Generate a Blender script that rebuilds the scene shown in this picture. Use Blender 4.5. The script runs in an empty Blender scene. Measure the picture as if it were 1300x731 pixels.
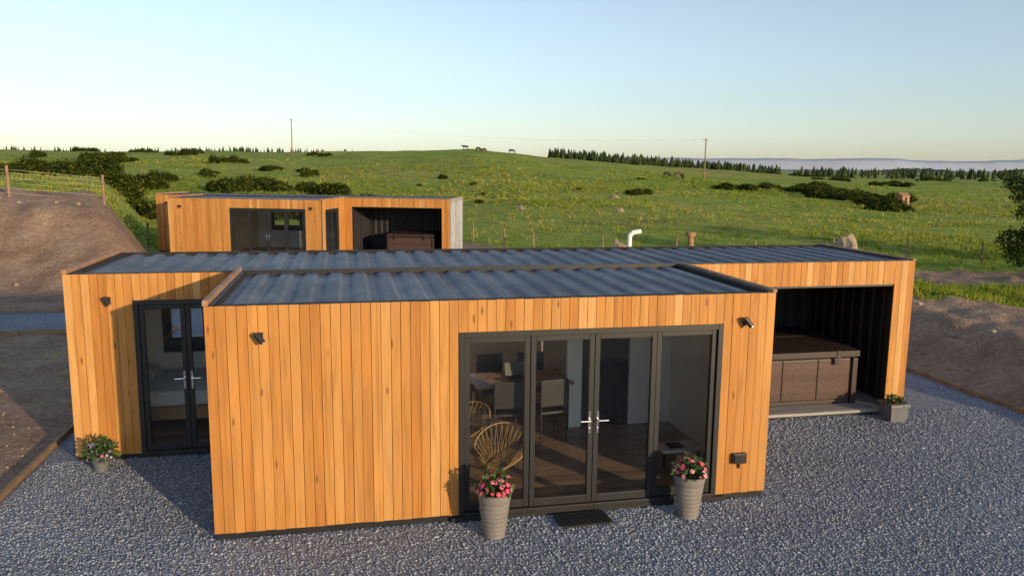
import bpy, math, random
import numpy as np
from mathutils import Matrix, Vector
random.seed(7); rng=np.random.default_rng(11)
SC=bpy.context.scene
H=2.6; W=6.576; D=2.759; XL=-2.226; XR=10.723; D2=2.742
SUN_AZ=31.0; SUN_EL=10.0
# ------------------------------------------------------------------ nodes
def newmat(name):
    m=bpy.data.materials.new(name); m.use_nodes=True; nt=m.node_tree; nt.nodes.clear()
    out=nt.nodes.new('ShaderNodeOutputMaterial'); return m,nt,out
def nd(nt,t,ins=None,**kw):
    n=nt.nodes.new(t)
    for k,v in kw.items(): setattr(n,k,v)
    if ins:
        for k,v in ins.items():
            s=n.inputs[k]
            if hasattr(v,'links') or isinstance(v,bpy.types.NodeSocket): nt.links.new(v,s)
            else: s.default_value=v
    return n
def c4(c): return (c[0],c[1],c[2],1)
def ramp(nt,fac,stops):
    n=nt.nodes.new('ShaderNodeValToRGB'); e=n.color_ramp.elements
    while len(e)<len(stops): e.new(.5)
    for i,(p,c) in enumerate(stops):
        e[i].position=p; e[i].color=c4(c) if not isinstance(c,(int,float)) else (c,c,c,1)
    nt.links.new(fac,n.inputs[0]); return n.outputs[0]
def noise(nt,vec,scale,detail=4,rough=.55):
    n=nd(nt,'ShaderNodeTexNoise',{'Scale':scale,'Detail':detail,'Roughness':rough})
    if vec is not None: nt.links.new(vec,n.inputs['Vector'])
    return n.outputs['Fac']
def mix(nt,f,a,b,bt='MIX'):
    n=nt.nodes.new('ShaderNodeMixRGB'); n.blend_type=bt
    for i,v in ((0,f),(1,a),(2,b)):
        if isinstance(v,bpy.types.NodeSocket): nt.links.new(v,n.inputs[i])
        else: n.inputs[i].default_value=v if i==0 else c4(v)
    return n.outputs[0]
def math_(nt,op,a,b=0.0,clamp=False):
    n=nt.nodes.new('ShaderNodeMath'); n.operation=op; n.use_clamp=clamp
    for i,v in ((0,a),(1,b)):
        if isinstance(v,bpy.types.NodeSocket): nt.links.new(v,n.inputs[i])
        else: n.inputs[i].default_value=v
    return n.outputs[0]
def objco(nt,scale=None):
    t=nt.nodes.new('ShaderNodeTexCoord').outputs['Object']
    if scale is not None:
        m=nd(nt,'ShaderNodeVectorMath',{0:t,1:scale},operation='MULTIPLY'); t=m.outputs[0]
    return t
def attr(nt,name,out='Fac'):
    return nd(nt,'ShaderNodeAttribute',attribute_name=name).outputs[out]
def bsdf(nt,out,col,rough=.6,bump=None,bstr=.3,bdist=.01,metal=0,spec=.5):
    b=nt.nodes.new('ShaderNodeBsdfPrincipled')
    for k,v in (('Base Color',col),('Roughness',rough),('Metallic',metal),('Specular IOR Level',spec)):
        if isinstance(v,bpy.types.NodeSocket): nt.links.new(v,b.inputs[k])
        else: b.inputs[k].default_value=c4(v) if k=='Base Color' else v
    if bump is not None:
        bn=nd(nt,'ShaderNodeBump',{'Strength':bstr,'Distance':bdist,'Height':bump}); nt.links.new(bn.outputs[0],b.inputs['Normal'])
    nt.links.new(b.outputs[0],out.inputs[0]); return b
def simple(name,col,rough=.6,metal=0,var=.15,scale=8,bstr=.15,spec=.5):
    m,nt,o=newmat(name); n=noise(nt,objco(nt),scale,4)
    a=tuple(max(0,c*(1-var)) for c in col); b=tuple(c*(1+var) for c in col)
    c=ramp(nt,n,[(.3,a),(.7,b)]); bsdf(nt,o,c,rough,noise(nt,objco(nt),scale*6,2) if bstr>.06 else None,bstr,.003,metal,spec); return m
def m_cladding():
    m,nt,o=newmat('larch_cladding'); r=attr(nt,'rnd')
    off=nd(nt,'ShaderNodeCombineXYZ',{0:math_(nt,'MULTIPLY',r,37.0),1:math_(nt,'MULTIPLY',r,11.0),2:math_(nt,'MULTIPLY',r,23.0)}).outputs[0]
    co=nd(nt,'ShaderNodeVectorMath',{0:objco(nt),1:off},operation='ADD').outputs[0]
    g=nd(nt,'ShaderNodeVectorMath',{0:co,1:(26,26,1.3)},operation='MULTIPLY').outputs[0]
    g2=nd(nt,'ShaderNodeVectorMath',{0:co,1:(5,5,.8)},operation='MULTIPLY').outputs[0]
    base=ramp(nt,r,[(0,(.44,.185,.044)),(.2,(.50,.230,.060)),(.5,(.55,.270,.080)),(.75,(.475,.205,.050)),(.9,(.58,.305,.100)),(1,(.61,.350,.135))])
    gr=ramp(nt,noise(nt,g,1.0,5,.6),[(.25,.70),(.5,1.0),(.8,1.12)])
    c=mix(nt,1,base,gr,'MULTIPLY')
    c=mix(nt,1,c,ramp(nt,noise(nt,g2,1.0,3),[(.3,.84),(.7,1.10)]),'MULTIPLY')
    kv=nd(nt,'ShaderNodeVectorMath',{0:co,1:(9,9,2.4)},operation='MULTIPLY').outputs[0]
    vo=nd(nt,'ShaderNodeTexVoronoi',{'Vector':kv,'Scale':.85},feature='F1')
    k=ramp(nt,vo.outputs['Distance'],[(.06,1),(.14,0)])
    sel=ramp(nt,nd(nt,'ShaderNodeSeparateXYZ',{0:vo.outputs['Color']}).outputs[0],[(.4,0),(.45,1)])
    c=mix(nt,math_(nt,'MULTIPLY',math_(nt,'MULTIPLY',k,sel),.8),c,(.15,.055,.02))
    bsdf(nt,o,c,.62,noise(nt,g,1.0,4),.3,.004,0,.25); return m
def m_roof():
    m,nt,o=newmat('galvanised_roof')
    n=noise(nt,objco(nt,(1.2,.9,1)),1.3,5,.65); n2=noise(nt,objco(nt,(14,1.1,1)),1,4)
    c=ramp(nt,n,[(.3,(.062,.075,.098)),(.55,(.10,.116,.145)),(.75,(.155,.172,.20))])
    c=mix(nt,.45,c,ramp(nt,n2,[(.3,(.045,.055,.075)),(.7,(.17,.19,.225))]))
    bsdf(nt,o,c,ramp(nt,n,[(.3,.66),(.7,.5)]),n2,.08,.004,.1); return m
def m_glass():
    m,nt,o=newmat('door_glass')
    tr=nd(nt,'ShaderNodeBsdfTransparent',{'Color':(.95,.97,.97,1)})
    gl=nd(nt,'ShaderNodeBsdfGlossy',{'Color':(.9,.95,1,1),'Roughness':.01})
    fr=nd(nt,'ShaderNodeFresnel',{'IOR':1.6})
    ms=nd(nt,'ShaderNodeMixShader',{0:fr.outputs[0],1:tr.outputs[0],2:gl.outputs[0]})
    nt.links.new(ms.outputs[0],o.inputs[0]); return m
def m_gravel(stone=False):
    m,nt,o=newmat('gravel_stone' if stone else 'gravel_bed')
    big=ramp(nt,noise(nt,objco(nt,(.35,.9,1)),.8,5,.6),[(.3,.80),(.7,1.14)])
    if stone:
        c=ramp(nt,attr(nt,'rnd'),[(0,(.165,.20,.265)),(.35,(.235,.275,.35)),(.7,(.305,.35,.43)),(.93,(.37,.41,.47)),(1,(.54,.56,.57))])
        c=mix(nt,1,c,big,'MULTIPLY')
        bsdf(nt,o,c,.8); return m
    vo=nd(nt,'ShaderNodeTexVoronoi',{'Vector':objco(nt),'Scale':42},feature='F1')
    r=nd(nt,'ShaderNodeSeparateXYZ',{0:vo.outputs['Color']}).outputs[0]
    c=ramp(nt,r,[(0,(.15,.18,.24)),(.5,(.25,.29,.365)),(1,(.38,.42,.49))])
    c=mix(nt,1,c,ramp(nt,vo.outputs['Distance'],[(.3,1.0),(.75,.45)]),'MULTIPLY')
    c=mix(nt,1,c,big,'MULTIPLY')
    h=math_(nt,'SUBTRACT',1.0,vo.outputs['Distance'])
    bsdf(nt,o,c,.85,h,.7,.02); return m
def m_ground():
    m,nt,o=newmat('field_ground'); z=attr(nt,'zone','Vector'); sp=nd(nt,'ShaderNodeSeparateXYZ',{0:z})
    co=objco(nt)
    n1=noise(nt,co,.035,5,.6); n2=noise(nt,co,.22,7,.68); n3=noise(nt,co,2.4,5,.65); n4=noise(nt,co,.014,5,.65); n5=noise(nt,co,.075,6,.7)
    g=ramp(nt,n2,[(.28,(.095,.125,.018)),(.42,(.20,.25,.030)),(.54,(.28,.335,.040)),(.65,(.36,.345,.065)),(.78,(.42,.33,.13))])
    g=mix(nt,ramp(nt,n1,[(.42,0),(.60,.65)]),g,(.21,.335,.028))
    g=mix(nt,ramp(nt,n4,[(.47,0),(.60,.55)]),g,(.37,.32,.085))
    g=mix(nt,ramp(nt,n5,[(.54,0),(.66,.55)]),g,(.12,.145,.028))
    g=mix(nt,1,g,ramp(nt,n3,[(.3,.55),(.55,1.0),(.75,1.3)]),'MULTIPLY')
    s=ramp(nt,noise(nt,co,.9,7,.7),[(.3,(.20,.130,.090)),(.5,(.30,.205,.145)),(.7,(.38,.285,.21))])
    s=mix(nt,1,s,ramp(nt,noise(nt,co,9,5,.7),[(.3,.65),(.6,1.08),(.75,1.3)]),'MULTIPLY')
    f=math_(nt,'ADD',sp.outputs[0],math_(nt,'MULTIPLY',math_(nt,'SUBTRACT',noise(nt,co,1.1,6,.7),.5),.9))
    f=ramp(nt,f,[(.42,0),(.58,1)])
    c=mix(nt,f,s,g)
    haze=math_(nt,'MULTIPLY',sp.outputs[1],.75)
    c=mix(nt,haze,c,(.26,.32,.38))  # aerial haze painted into the ground colour, bluish with distance
    h=math_(nt,'ADD',noise(nt,co,1.3,5,.7),math_(nt,'MULTIPLY',noise(nt,co,12,3,.7),.25))
    bsdf(nt,o,c,.9,h,.75,.14,0,.15); return m
def m_leaf(name,stops,trans=.25):
    m,nt,o=newmat(name); c=ramp(nt,attr(nt,'rnd'),stops)
    b=nd(nt,'ShaderNodeBsdfDiffuse',{'Color':c}); t=nd(nt,'ShaderNodeBsdfTranslucent',{'Color':c})
    ms=nd(nt,'ShaderNodeMixShader',{0:trans,1:b.outputs[0],2:t.outputs[0]}); nt.links.new(ms.outputs[0],o.inputs[0]); return m
def m_col(name,rough=.6):
    m,nt,o=newmat(name); bsdf(nt,o,attr(nt,'col','Color'),rough); return m
def m_planks(name,cols,axis,w=.16,rough=.5):
    m,nt,o=newmat(name); co=objco(nt); sp=nd(nt,'ShaderNodeSeparateXYZ',{0:co})
    a=sp.outputs[axis]; q=math_(nt,'DIVIDE',a,w); fl=math_(nt,'FLOOR',q); fr=math_(nt,'FRACT',q)
    wn=nd(nt,'ShaderNodeTexWhiteNoise',noise_dimensions='1D'); nt.links.new(fl,wn.inputs['W'])
    sc=(1.5,20,20) if axis==1 else (20,1.5,20)
    c=ramp(nt,wn.outputs[0],[(0,cols[0]),(1,cols[1])])
    c=mix(nt,1,c,ramp(nt,noise(nt,objco(nt,sc),1,4),[(.3,.7),(.7,1.2)]),'MULTIPLY')
    gap=ramp(nt,fr,[(0,.2),(.05,1.0)]); c=mix(nt,1,c,gap,'MULTIPLY')
    bsdf(nt,o,c,rough); return m
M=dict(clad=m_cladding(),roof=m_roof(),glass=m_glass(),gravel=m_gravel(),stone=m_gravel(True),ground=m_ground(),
 frame=simple('anthracite_frame',(.018,.019,.022),.42,0,.1,5,.03),
 back=simple('dark_membrane',(.02,.017,.015),.9),
 steel=simple('black_steel',(.022,.023,.026),.5,.3),
 darkwall=simple('dark_painted_steel',(.020,.020,.024),.6,.2,.3,3),
 white=simple('white_plaster',(.84,.83,.81),.8,0,.02,3,.03),
 cream=simple('cream_wall',(.78,.64,.38),.8,0,.03,3,.03),
 floor=m_planks('dark_oak_floor',((.24,.165,.115),(.36,.255,.185)),1,.18,.35),
 deck=m_planks('grey_deck_boards',((.26,.25,.24),(.36,.35,.33)),1,.14,.8),
 tub=m_planks('hot_tub_panel',((.062,.031,.026),(.085,.044,.035)),2,.105,.45),
 tubcap=simple('hot_tub_cover_vinyl',(.036,.023,.020),.45,0,.12,3,.05),
 chrome=simple('brushed_chrome',(.7,.7,.72),.22,1,.02),
 pot=simple('grey_ceramic_pot',(.21,.195,.18),.6,0,.12,6,.2),
 zinc=simple('zinc_planter',(.17,.185,.2),.5,.3,.15,6),
 soil=simple('potting_soil',(.04,.027,.018),.95,0,.3,30,.5),
 timber=simple('weathered_timber',(.25,.165,.095),.8,0,.3,4,.4),
 post=simple('fence_post_wood',(.26,.17,.11),.8,0,.3,4,.4),
 coping=simple('rusty_brown_coping',(.36,.20,.115),.7,0,.25,5,.3),
 wire=simple('galvanised_wire',(.28,.28,.28),.5,.5),
 rattan=simple('rattan',(.40,.27,.13),.6),
 tabletop=simple('table_wood',(.42,.26,.14),.4,0,.25,4),
 blackpl=simple('black_plastic',(.02,.02,.022),.4),
 fabric=simple('white_linen',(.75,.75,.75),.9,0,.04,6,.3),
 rubber=simple('rubber_mat',(.025,.027,.03),.8,0,.3,30,.5),
 pvc=simple('white_pvc',(.78,.78,.76),.35,0,.03),
 rust=simple('rusted_steel',(.33,.19,.09),.7,.2,.3,9),
 galv=simple('pale_container_steel',(.42,.44,.46),.5,.3,.15,2),
 rock=simple('granite',(.29,.225,.165),.9,0,.4,2.5,.8),
 bark=simple('bark',(.12,.085,.06),.9,0,.3,8,.6),
 leaf=m_leaf('gorse_leaf',[(0,(.014,.024,.007)),(.5,(.036,.056,.012)),(.85,(.085,.105,.020)),(1,(.17,.15,.03))]),
 tleaf=m_leaf('tree_leaf',[(0,(.02,.035,.01)),(.6,(.05,.08,.02)),(1,(.10,.13,.03))]),
 tuft=m_leaf('grass_blade',[(0,(.14,.19,.024)),(.45,(.26,.32,.04)),(.75,(.36,.34,.08)),(1,(.48,.38,.17))],.35),
 conif=m_leaf('conifer_needles',[(0,(.028,.045,.02)),(1,(.065,.09,.035))],.1),
 flower=m_col('flower_petals',.6), cloud=simple('cloud_bank_vapour',(.46,.50,.57),1,0,.1,.0006,0,0),
 hill=simple('wooded_hill',(.085,.11,.085),1,0,.35,.02,0,0))
# ------------------------------------------------------------------ mesh helpers
def link(o,parent=None):
    SC.collection.objects.link(o)
    if parent: o.parent=parent
    return o
def empty(name,loc=(0,0,0),rz=0):
    e=bpy.data.objects.new(name,None); e.location=loc; e.rotation_euler=(0,0,rz); e.empty_display_size=.3; return link(e)
def big(name,V,F,mat,parent=None,rnd=None,col=None,smooth=False,zone=None):
    V=np.asarray(V,dtype=np.float32); F=np.asarray(F,dtype=np.int32); n,k=F.shape
    me=bpy.data.meshes.new(name); me.vertices.add(len(V)); me.vertices.foreach_set('co',V.ravel())
    me.loops.add(n*k); me.loops.foreach_set('vertex_index',F.ravel())
    me.polygons.add(n); me.polygons.foreach_set('loop_start',np.arange(n,dtype=np.int32)*k)
    me.polygons.foreach_set('loop_total',np.full(n,k,dtype=np.int32))
    if rnd is not None:
        a=me.attributes.new('rnd','FLOAT','FACE'); a.data.foreach_set('value',np.asarray(rnd,dtype=np.float32))
    if zone is not None:
        a=me.attributes.new('zone','FLOAT_VECTOR','POINT'); a.data.foreach_set('vector',np.asarray(zone,dtype=np.float32).ravel())
    if smooth: me.polygons.foreach_set('use_smooth',np.ones(n,dtype=bool))
    me.update(calc_edges=True); me.validate()
    me.materials.append(mat)
    o=bpy.data.objects.new(name,me); return link(o,parent)
class MB:
    def __init__(s): s.v=[];s.f=[];s.r=[];s.c=[]
    def box(s,x0,x1,y0,y1,z0,z1,r=None):
        if r is None: r=random.random()
        b=len(s.v)
        s.v+=[(x0,y0,z0),(x1,y0,z0),(x1,y1,z0),(x0,y1,z0),(x0,y0,z1),(x1,y0,z1),(x1,y1,z1),(x0,y1,z1)]
        for q in ((0,3,2,1),(4,5,6,7),(0,1,5,4),(1,2,6,5),(2,3,7,6),(3,0,4,7)):
            s.f.append(tuple(b+i for i in q)); s.r.append(r); s.c.append((.5,.5,.5))
    def obox(s,c,size,rot,r=None):
        n=len(s.v); s.box(-size[0]/2,size[0]/2,-size[1]/2,size[1]/2,-size[2]/2,size[2]/2,r)
        for i in range(n,len(s.v)): s.v[i]=tuple(rot@Vector(s.v[i])+Vector(c))
    def cyl(s,p0,p1,r0,r1=None,seg=10,caps=True):
        if r1 is None: r1=r0
        p0=Vector(p0);p1=Vector(p1);d=(p1-p0).normalized(); a=d.orthogonal().normalized(); b=d.cross(a); n=len(s.v)
        for p,r in ((p0,r0),(p1,r1)):
            for i in range(seg):
                t=2*math.pi*i/seg; s.v.append(tuple(p+(a*math.cos(t)+b*math.sin(t))*r))
        for i in range(seg):
            j=(i+1)%seg; s.f.append((n+i,n+j,n+seg+j,n+seg+i))
        k=seg
        if caps: s.f.append(tuple(n+seg+i for i in range(seg))); s.f.append(tuple(n+seg-1-i for i in range(seg))); k+=2
        rr=random.random(); s.r+=[rr]*k; s.c+=[(.5,.5,.5)]*k
    def lathe(s,prof,c=(0,0,0),seg=32):
        n=len(s.v)
        for r,z in prof:
            for i in range(seg):
                t=2*math.pi*i/seg; s.v.append((c[0]+r*math.cos(t),c[1]+r*math.sin(t),c[2]+z))
        for k in range(len(prof)-1):
            for i in range(seg):
                j=(i+1)%seg; s.f.append((n+k*seg+i,n+k*seg+j,n+(k+1)*seg+j,n+(k+1)*seg+i)); s.r.append(.5); s.c.append((.5,.5,.5))
    def poly(s,pts,r=.5,c=(.5,.5,.5)):
        n=len(s.v); s.v+=[tuple(p) for p in pts]; s.f.append(tuple(range(n,n+len(pts)))); s.r.append(r); s.c.append(c)
    def make(s,name,mat,parent=None,smooth=False,bevel=0,loc=None,rz=0):
        me=bpy.data.meshes.new(name); me.from_pydata(s.v,[],s.f)
        a=me.attributes.new('rnd','FLOAT','FACE'); a.data.foreach_set('value',s.r)
        a=me.attributes.new('col','FLOAT_COLOR','FACE'); a.data.foreach_set('color',np.hstack([np.array(s.c,dtype=np.float32),np.ones((len(s.c),1),dtype=np.float32)]).ravel())
        me.materials.append(mat)
        if smooth:
            me.polygons.foreach_set('use_smooth',[True]*len(me.polygons))
            try: me.set_sharp_from_angle(angle=math.radians(40))
            except Exception: pass
        me.update(); o=link(bpy.data.objects.new(name,me),parent)
        if loc: o.location=loc
        o.rotation_euler=(0,0,rz)
        if bevel:
            b=o.modifiers.new('bevel','BEVEL'); b.width=bevel; b.segments=2; b.limit_method='ANGLE'
        return o
# ------------------------------------------------------------------ cladding walls
def slab(mb,ax,a0,a1,F,o,d0,d1,z0,z1,r=None):
    lo,hi=(F-d1,F-d0) if o>0 else (F+d0,F+d1)
    if ax=='x': mb.box(a0,a1,lo,hi,z0,z1,r)
    else: mb.box(lo,hi,a0,a1,z0,z1,r)
def wall(B,K,L,ax,a0,a1,F,o,z0,z1,ops=(),bw=.108,lining=True,boards=True):
    br=sorted({a0,a1}|{v for q in ops for v in q[:2]})
    for s0,s1 in zip(br[:-1],br[1:]):
        zs=[(z0,z1)]
        for q in ops:
            if q[0]<=s0+1e-6 and q[1]>=s1-1e-6:
                zs=[]; 
                if q[2]>z0+.01: zs.append((z0,q[2]))
                if q[3]<z1-.01: zs.append((q[3],z1))
        for za,zb in zs:
            slab(K,ax,s0,s1,F,o,.026,.12,za,zb)
            if lining: slab(L,ax,s0,s1,F,o,.122,.135,max(za,.09),zb-.1)
            if boards:
                n=max(1,round((s1-s0)/bw)); w=(s1-s0)/n
                for i in range(n):
                    dd=random.uniform(0,.004); g_=random.uniform(.0018,.0038)
                    slab(B,ax,s0+i*w+g_,s0+(i+1)*w-.0025,F,o,dd,.024,za+(0.0 if za>.5 else random.uniform(-.006,.006)),zb-random.uniform(0,.004),random.random())
def corr(mb,fn,a0,a1,b0,b1,pitch=.28,amp=.036):
    """trapezoid profile running along a; fn(a,b,h)->xyz"""
    pts=[]; a=a0
    while a<a1:
        for da,h in ((0,0),(.36,0),(.5,1),(.86,1)):
            x=a+da*pitch
            if x<=a1: pts.append((x,h*amp))
        a+=pitch
    pts.append((a1,pts[-1][1]))
    n=len(mb.v)
    for x,h in pts: mb.v.append(fn(x,b0,h)); mb.v.append(fn(x,b1,h))
    for i in range(len(pts)-1):
        mb.f.append((n+2*i,n+2*i+2,n+2*i+3,n+2*i+1)); mb.r.append(.5); mb.c.append((.5,.5,.5))
def glazed_doors(root,ax,a0,a1,F,o,z0,z1,leaves,handles=None,sill=True):
    Fm=MB(); G=MB(); Hh=MB(); fw=.065
    slab(Fm,ax,a0,a0+fw,F,o,-.012,.10,z0,z1); slab(Fm,ax,a1-fw,a1,F,o,-.012,.10,z0,z1)
    slab(Fm,ax,a0+fw,a1-fw,F,o,-.012,.10,z1-fw,z1); slab(Fm,ax,a0+fw,a1-fw,F,o,-.035,.10,z0,z0+.05)
    a=a0+fw; w=(a1-a0-2*fw)/leaves; lw=.062
    for i in range(leaves):
        s=a+i*w+.003; e=a+(i+1)*w-.003; zb=z0+.054; zt=z1-fw-.004
        dd=.02 if (leaves==4 and i in(0,3)) else .008
        slab(Fm,ax,s,s+lw,F,o,dd,dd+.06,zb,zt); slab(Fm,ax,e-lw,e,F,o,dd,dd+.06,zb,zt)
        slab(Fm,ax,s+lw,e-lw,F,o,dd,dd+.06,zt-lw,zt); slab(Fm,ax,s+lw,e-lw,F,o,dd,dd+.06,zb,zb+lw+.03)
        d=F-(dd+.03) if o>0 else F+(dd+.03)
        x0,x1,za,zc=s+lw-.01,e-lw+.01,zb+lw+.02,zt-lw+.01
        if ax=='x':
            q=[(x0,d,za),(x1,d,za),(x1,d,zc),(x0,d,zc)]
            if o>0:q=q[::-1]
        else:
            q=[(d,x0,za),(d,x1,za),(d,x1,zc),(d,x0,zc)]
            if o<0:q=q[::-1]
        G.poly(q)
    if handles is not None:
        for hx,sg in ((handles-.05,-1),(handles+.05,1)):
            def P(a,dep,z): 
                f=F+dep*(1 if o>0 else -1); return (a,f,z) if ax=='x' else (f,a,z)
            zz=z0+1.05
            slab(Hh,ax,hx-.014,hx+.014,F,o,-.004,.01,zz-.13,zz+.13)
            Hh.cyl(P(hx,.0,zz+.03),P(hx,.055,zz+.03),.011); Hh.cyl(P(hx,.05,zz+.03),P(hx+sg*.12,.052,zz+.03),.011)
            Hh.cyl(P(hx,.0,zz-.08),P(hx,.015,zz-.08),.014)
        Hh.make('door_handles',M['chrome'],root)
    Fm.make('door_frames',M['frame'],root,bevel=.004); G.make('door_glass',M['glass'],root)
def spot(mb,mc,ax_x,y,z):
    mb.box(ax_x-.03,ax_x+.03,y-.02,y-.002,z-.05,z+.05)
    mb.cyl((ax_x,y-.02,z),(ax_x,y-.075,z),.012)
    mb.cyl((ax_x-.04,y-.07,z+.05),(ax_x+.035,y-.10,z-.045),.032,.032,16)
    mc.cyl((ax_x+.035,y-.10,z-.045),(ax_x+.039,y-.101,z-.049),.027,.027,16)
def cabin(loc,rz,xr,side):
    root=empty('timber_clad_cabin',loc,rz)
    B=MB();K=MB();L=MB(); zb=.075; OY1=D+D2
    fo=(2.69,5.905,zb-.02,2.235)
    wall(B,K,L,'x',0,W,0,-1,zb,H,[fo])
    wall(B,K,L,'y',.028,D,0,-1,zb,H)
    so={'window':(.42,1.0,.85,2.1),'door':(.45,1.95,zb-.02,2.2)}[side]
    wall(B,K,L,'y',.028,D,W,1,zb,H,[so])
    wall(B,K,L,'x',XL,-.002,D,-1,zb,H,[(-1.38,-.06,zb-.02,2.235)])
    o0=W+.32; o1=xr-.365
    wall(B,K,L,'x',W+.002,xr,D,-1,zb,H,[(o0,o1,zb-.02,2.215)],lining=False)
    wall(B,K,L,'y',D+.028,OY1-.03,XL,-1,zb,H,[(3.6,4.6,1.0,2.0)])
    wall(B,K,L,'x',XL,o0-.1,OY1,1,zb,H,[(-1.6,-.2,1.0,2.0),(2.0,4.2,1.0,2.05)])
    wall(B,K,L,'x',o0-.1,xr-.03,OY1,1,zb,H,lining=False)
    if side=='door': K.box(xr-.12,xr-.05,D+.03,OY1-.03,zb,H)
    else: wall(B,K,L,'y',D+.028,OY1-.03,xr,1,zb,H,lining=False)
    B.make('larch_boards',M['clad'],root); K.make('wall_core',M['back'],root); L.make('wall_lining',M['white'],root)
    S=MB()
    S.box(.02,W-.02,.02,D+.02,-.06,.07); S.box(XL+.02,xr-.02,D+.021,OY1-.02,-.06,.069)
    S.box(2.6,6.0,-.045,.018,-.03,.055)
    S.box(.03,W-.03,.03,D+.05,2.44,2.50); S.box(XL+.03,xr-.03,D+.052,OY1-.03,2.44,2.501)
    S.box(.10,W-.10,D-.05,D+.02,2.503,2.625); S.box(XL+.1,xr-.1,D+.028,D+.075,2.503,2.61)
    S.box(.03,.10,.03,D-.06,2.503,2.612);S.box(W-.10,W-.03,.03,D-.06,2.503,2.612)
    S.make('steel_frame',M['steel'],root)
    R=MB()
    corr(R,lambda a,b,h:(a,b,2.552+h),.10,W-.10,.03,D-.05,.33,.030)
    corr(R,lambda a,b,h:(a,b,2.552+h),XL+.10,xr-.10,D+.075,OY1-.03,.33,.030)
    R.make('corrugated_roof',M['roof'],root)
    C=MB()
    C.box(-.012,.045,.0,D+.06,2.602,2.665); C.box(W-.045,W+.012,.0,D-.002,2.602,2.64)
    C.box(XL-.012,XL+.05,D,OY1,2.602,2.665); C.box(xr-.05,xr+.012,D,OY1,2.602,2.63)
    C.make('parapet_coping',M['coping'],root,bevel=.005)
    F=MB(); F.box(.13,W-.13,.13,D+.10,.071,.092); F.box(XL+.13,o0-.2,D+.102,OY1-.13,.072,.0925); F.make('oak_floor',M['floor'],root)
    I=MB()
    I.box(-.0+.14,W-.14,.14,D,2.40,2.43); I.box(XL+.14,o0-.2,D+.14,OY1-.14,2.40,2.43)
    I.box(4.75,4.98,D-.04,D+.06,.093,2.399); I.box(5.75,W-.14,D-.04,D+.06,.093,2.399)
    I.box(4.98,5.75,D-.04,D+.06,2.1,2.399); I.box(.14,1.3,D-.04,D+.06,.093,2.399)
    I.box(o0-.19,o0-.1,D+.13,OY1-.13,.093,2.43)
    I.make('interior_walls',M['white'],root)
    I=MB(); I.box(1.2,1.3,D+.07,OY1-.14,.093,2.399); I.make('bedroom_walls',M['cream'],root)
    dd=MB(); dd.box(4.99,5.74,D-.01,D+.04,.094,2.09); dd.make('internal_door',M['frame'],root)
    K2=MB()
    corr(K2,lambda a,b,h:(a,OY1-.125-h,b),o0,xr-.12,.07,2.44,.28,.03)
    corr(K2,lambda a,b,h:(o0-.06+h,a,b),D+.125,OY1-.13,.07,2.44,.28,.03)
    corr(K2,lambda a,b,h:(xr-.125-h,a,b),D+.125,OY1-.13,.07,2.44,.28,.03)
    K2.box(o0-.06,xr-.125,D+.13,OY1-.13,2.40,2.43); K2.make('bay_lining',M['darkwall'],root)
    K3=MB(); K3.box(o0-.08,xr-.12,D-.06,OY1-.13,.055,.10); K3.make('deck_floor',M['deck'],root)
    tr=MB(); tr.box(o0-.035,o0-.002,D+.03,D+.15,.10,2.215); tr.box(o1+.002,o1+.03,D+.03,D+.15,.10,2.215); tr.box(o0,o1,D+.028,D+.15,2.18,2.213); tr.make('bay_trim',M['frame'],root)
    glazed_doors(root,'x',fo[0],fo[1],0,-1,.05,2.233,4,(fo[0]+fo[1])/2)
    glazed_doors(root,'x',-1.38,-.06,D,-1,.05,2.233,2,-.72)
    glazed_doors(root,'y',3.6,4.6,XL,-1,1.0,2.0,1)
    glazed_doors(root,'x',-1.6,-.2,OY1,1,1.0,2.0,2); glazed_doors(root,'x',2.0,4.2,OY1,1,1.0,2.05,3)
    if side=='window': glazed_doors(root,'y',so[0],so[1],W,1,so[2],so[3],1)
    else:
        glazed_doors(root,'y',so[0],so[1],W,1,.05,so[3],2,(so[0]+so[1])/2)
        E=MB(); corr(E,lambda a,b,h:(xr-.04+h,a,b),D+.16,OY1-.16,.1,2.5,.28,.03)
        E.box(xr-.05,xr+.01,D+.03,D+.15,0,2.6);E.box(xr-.05,xr+.01,OY1-.15,OY1-.03,0,2.6);E.box(xr-.05,xr+.008,D+.15,OY1-.15,2.5,2.6)
        for q in (.7,1.15,1.6,2.05): E.cyl((xr+.03,D+q,.1),(xr+.03,D+q,2.5),.018)
        E.make('container_end_doors',M['galv'],root)
    a=MB();b=MB()
    spot(a,b,.56,0,2.26); spot(a,b,6.18,0,2.26); spot(a,b,-1.68,D,2.24)
    a.box(6.10,6.28,-.055,-.002,.47,.60); a.box(6.115,6.265,-.068,-.056,.50,.595); a.cyl((6.2,-.02,.47),(6.2,-.02,.40),.012)
    a.make('wall_lights',M['blackpl'],root,bevel=.004); b.make('lamp_lenses',M['chrome'],root)
    if side=='window':
        p=MB(); x=6.75;y=OY1+.10
        p.cyl((x,y,.4),(x,y,2.80),.045,.045,16); p.cyl((x,y,2.78),(x+.04,y,2.85),.045,.045,16); p.cyl((x+.04,y,2.85),(x+.22,y,2.88),.045,.045,16)
        p.make('flue_pipe',M['pvc'],root,smooth=True)
        p=MB(); p.cyl((8.0,y,.4),(8.0,y,2.78),.06,.06,16); p.cyl((8.0,y,2.78),(8.0,y,2.86),.10,.10,16); p.make('vent_cowl',M['rust'],root,smooth=True)
    return root
cab1=cabin((0,0,0),0,XR,'window')
cab2=cabin((-5.72,26.10,.055),-.3388,11.25,'door')
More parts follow.
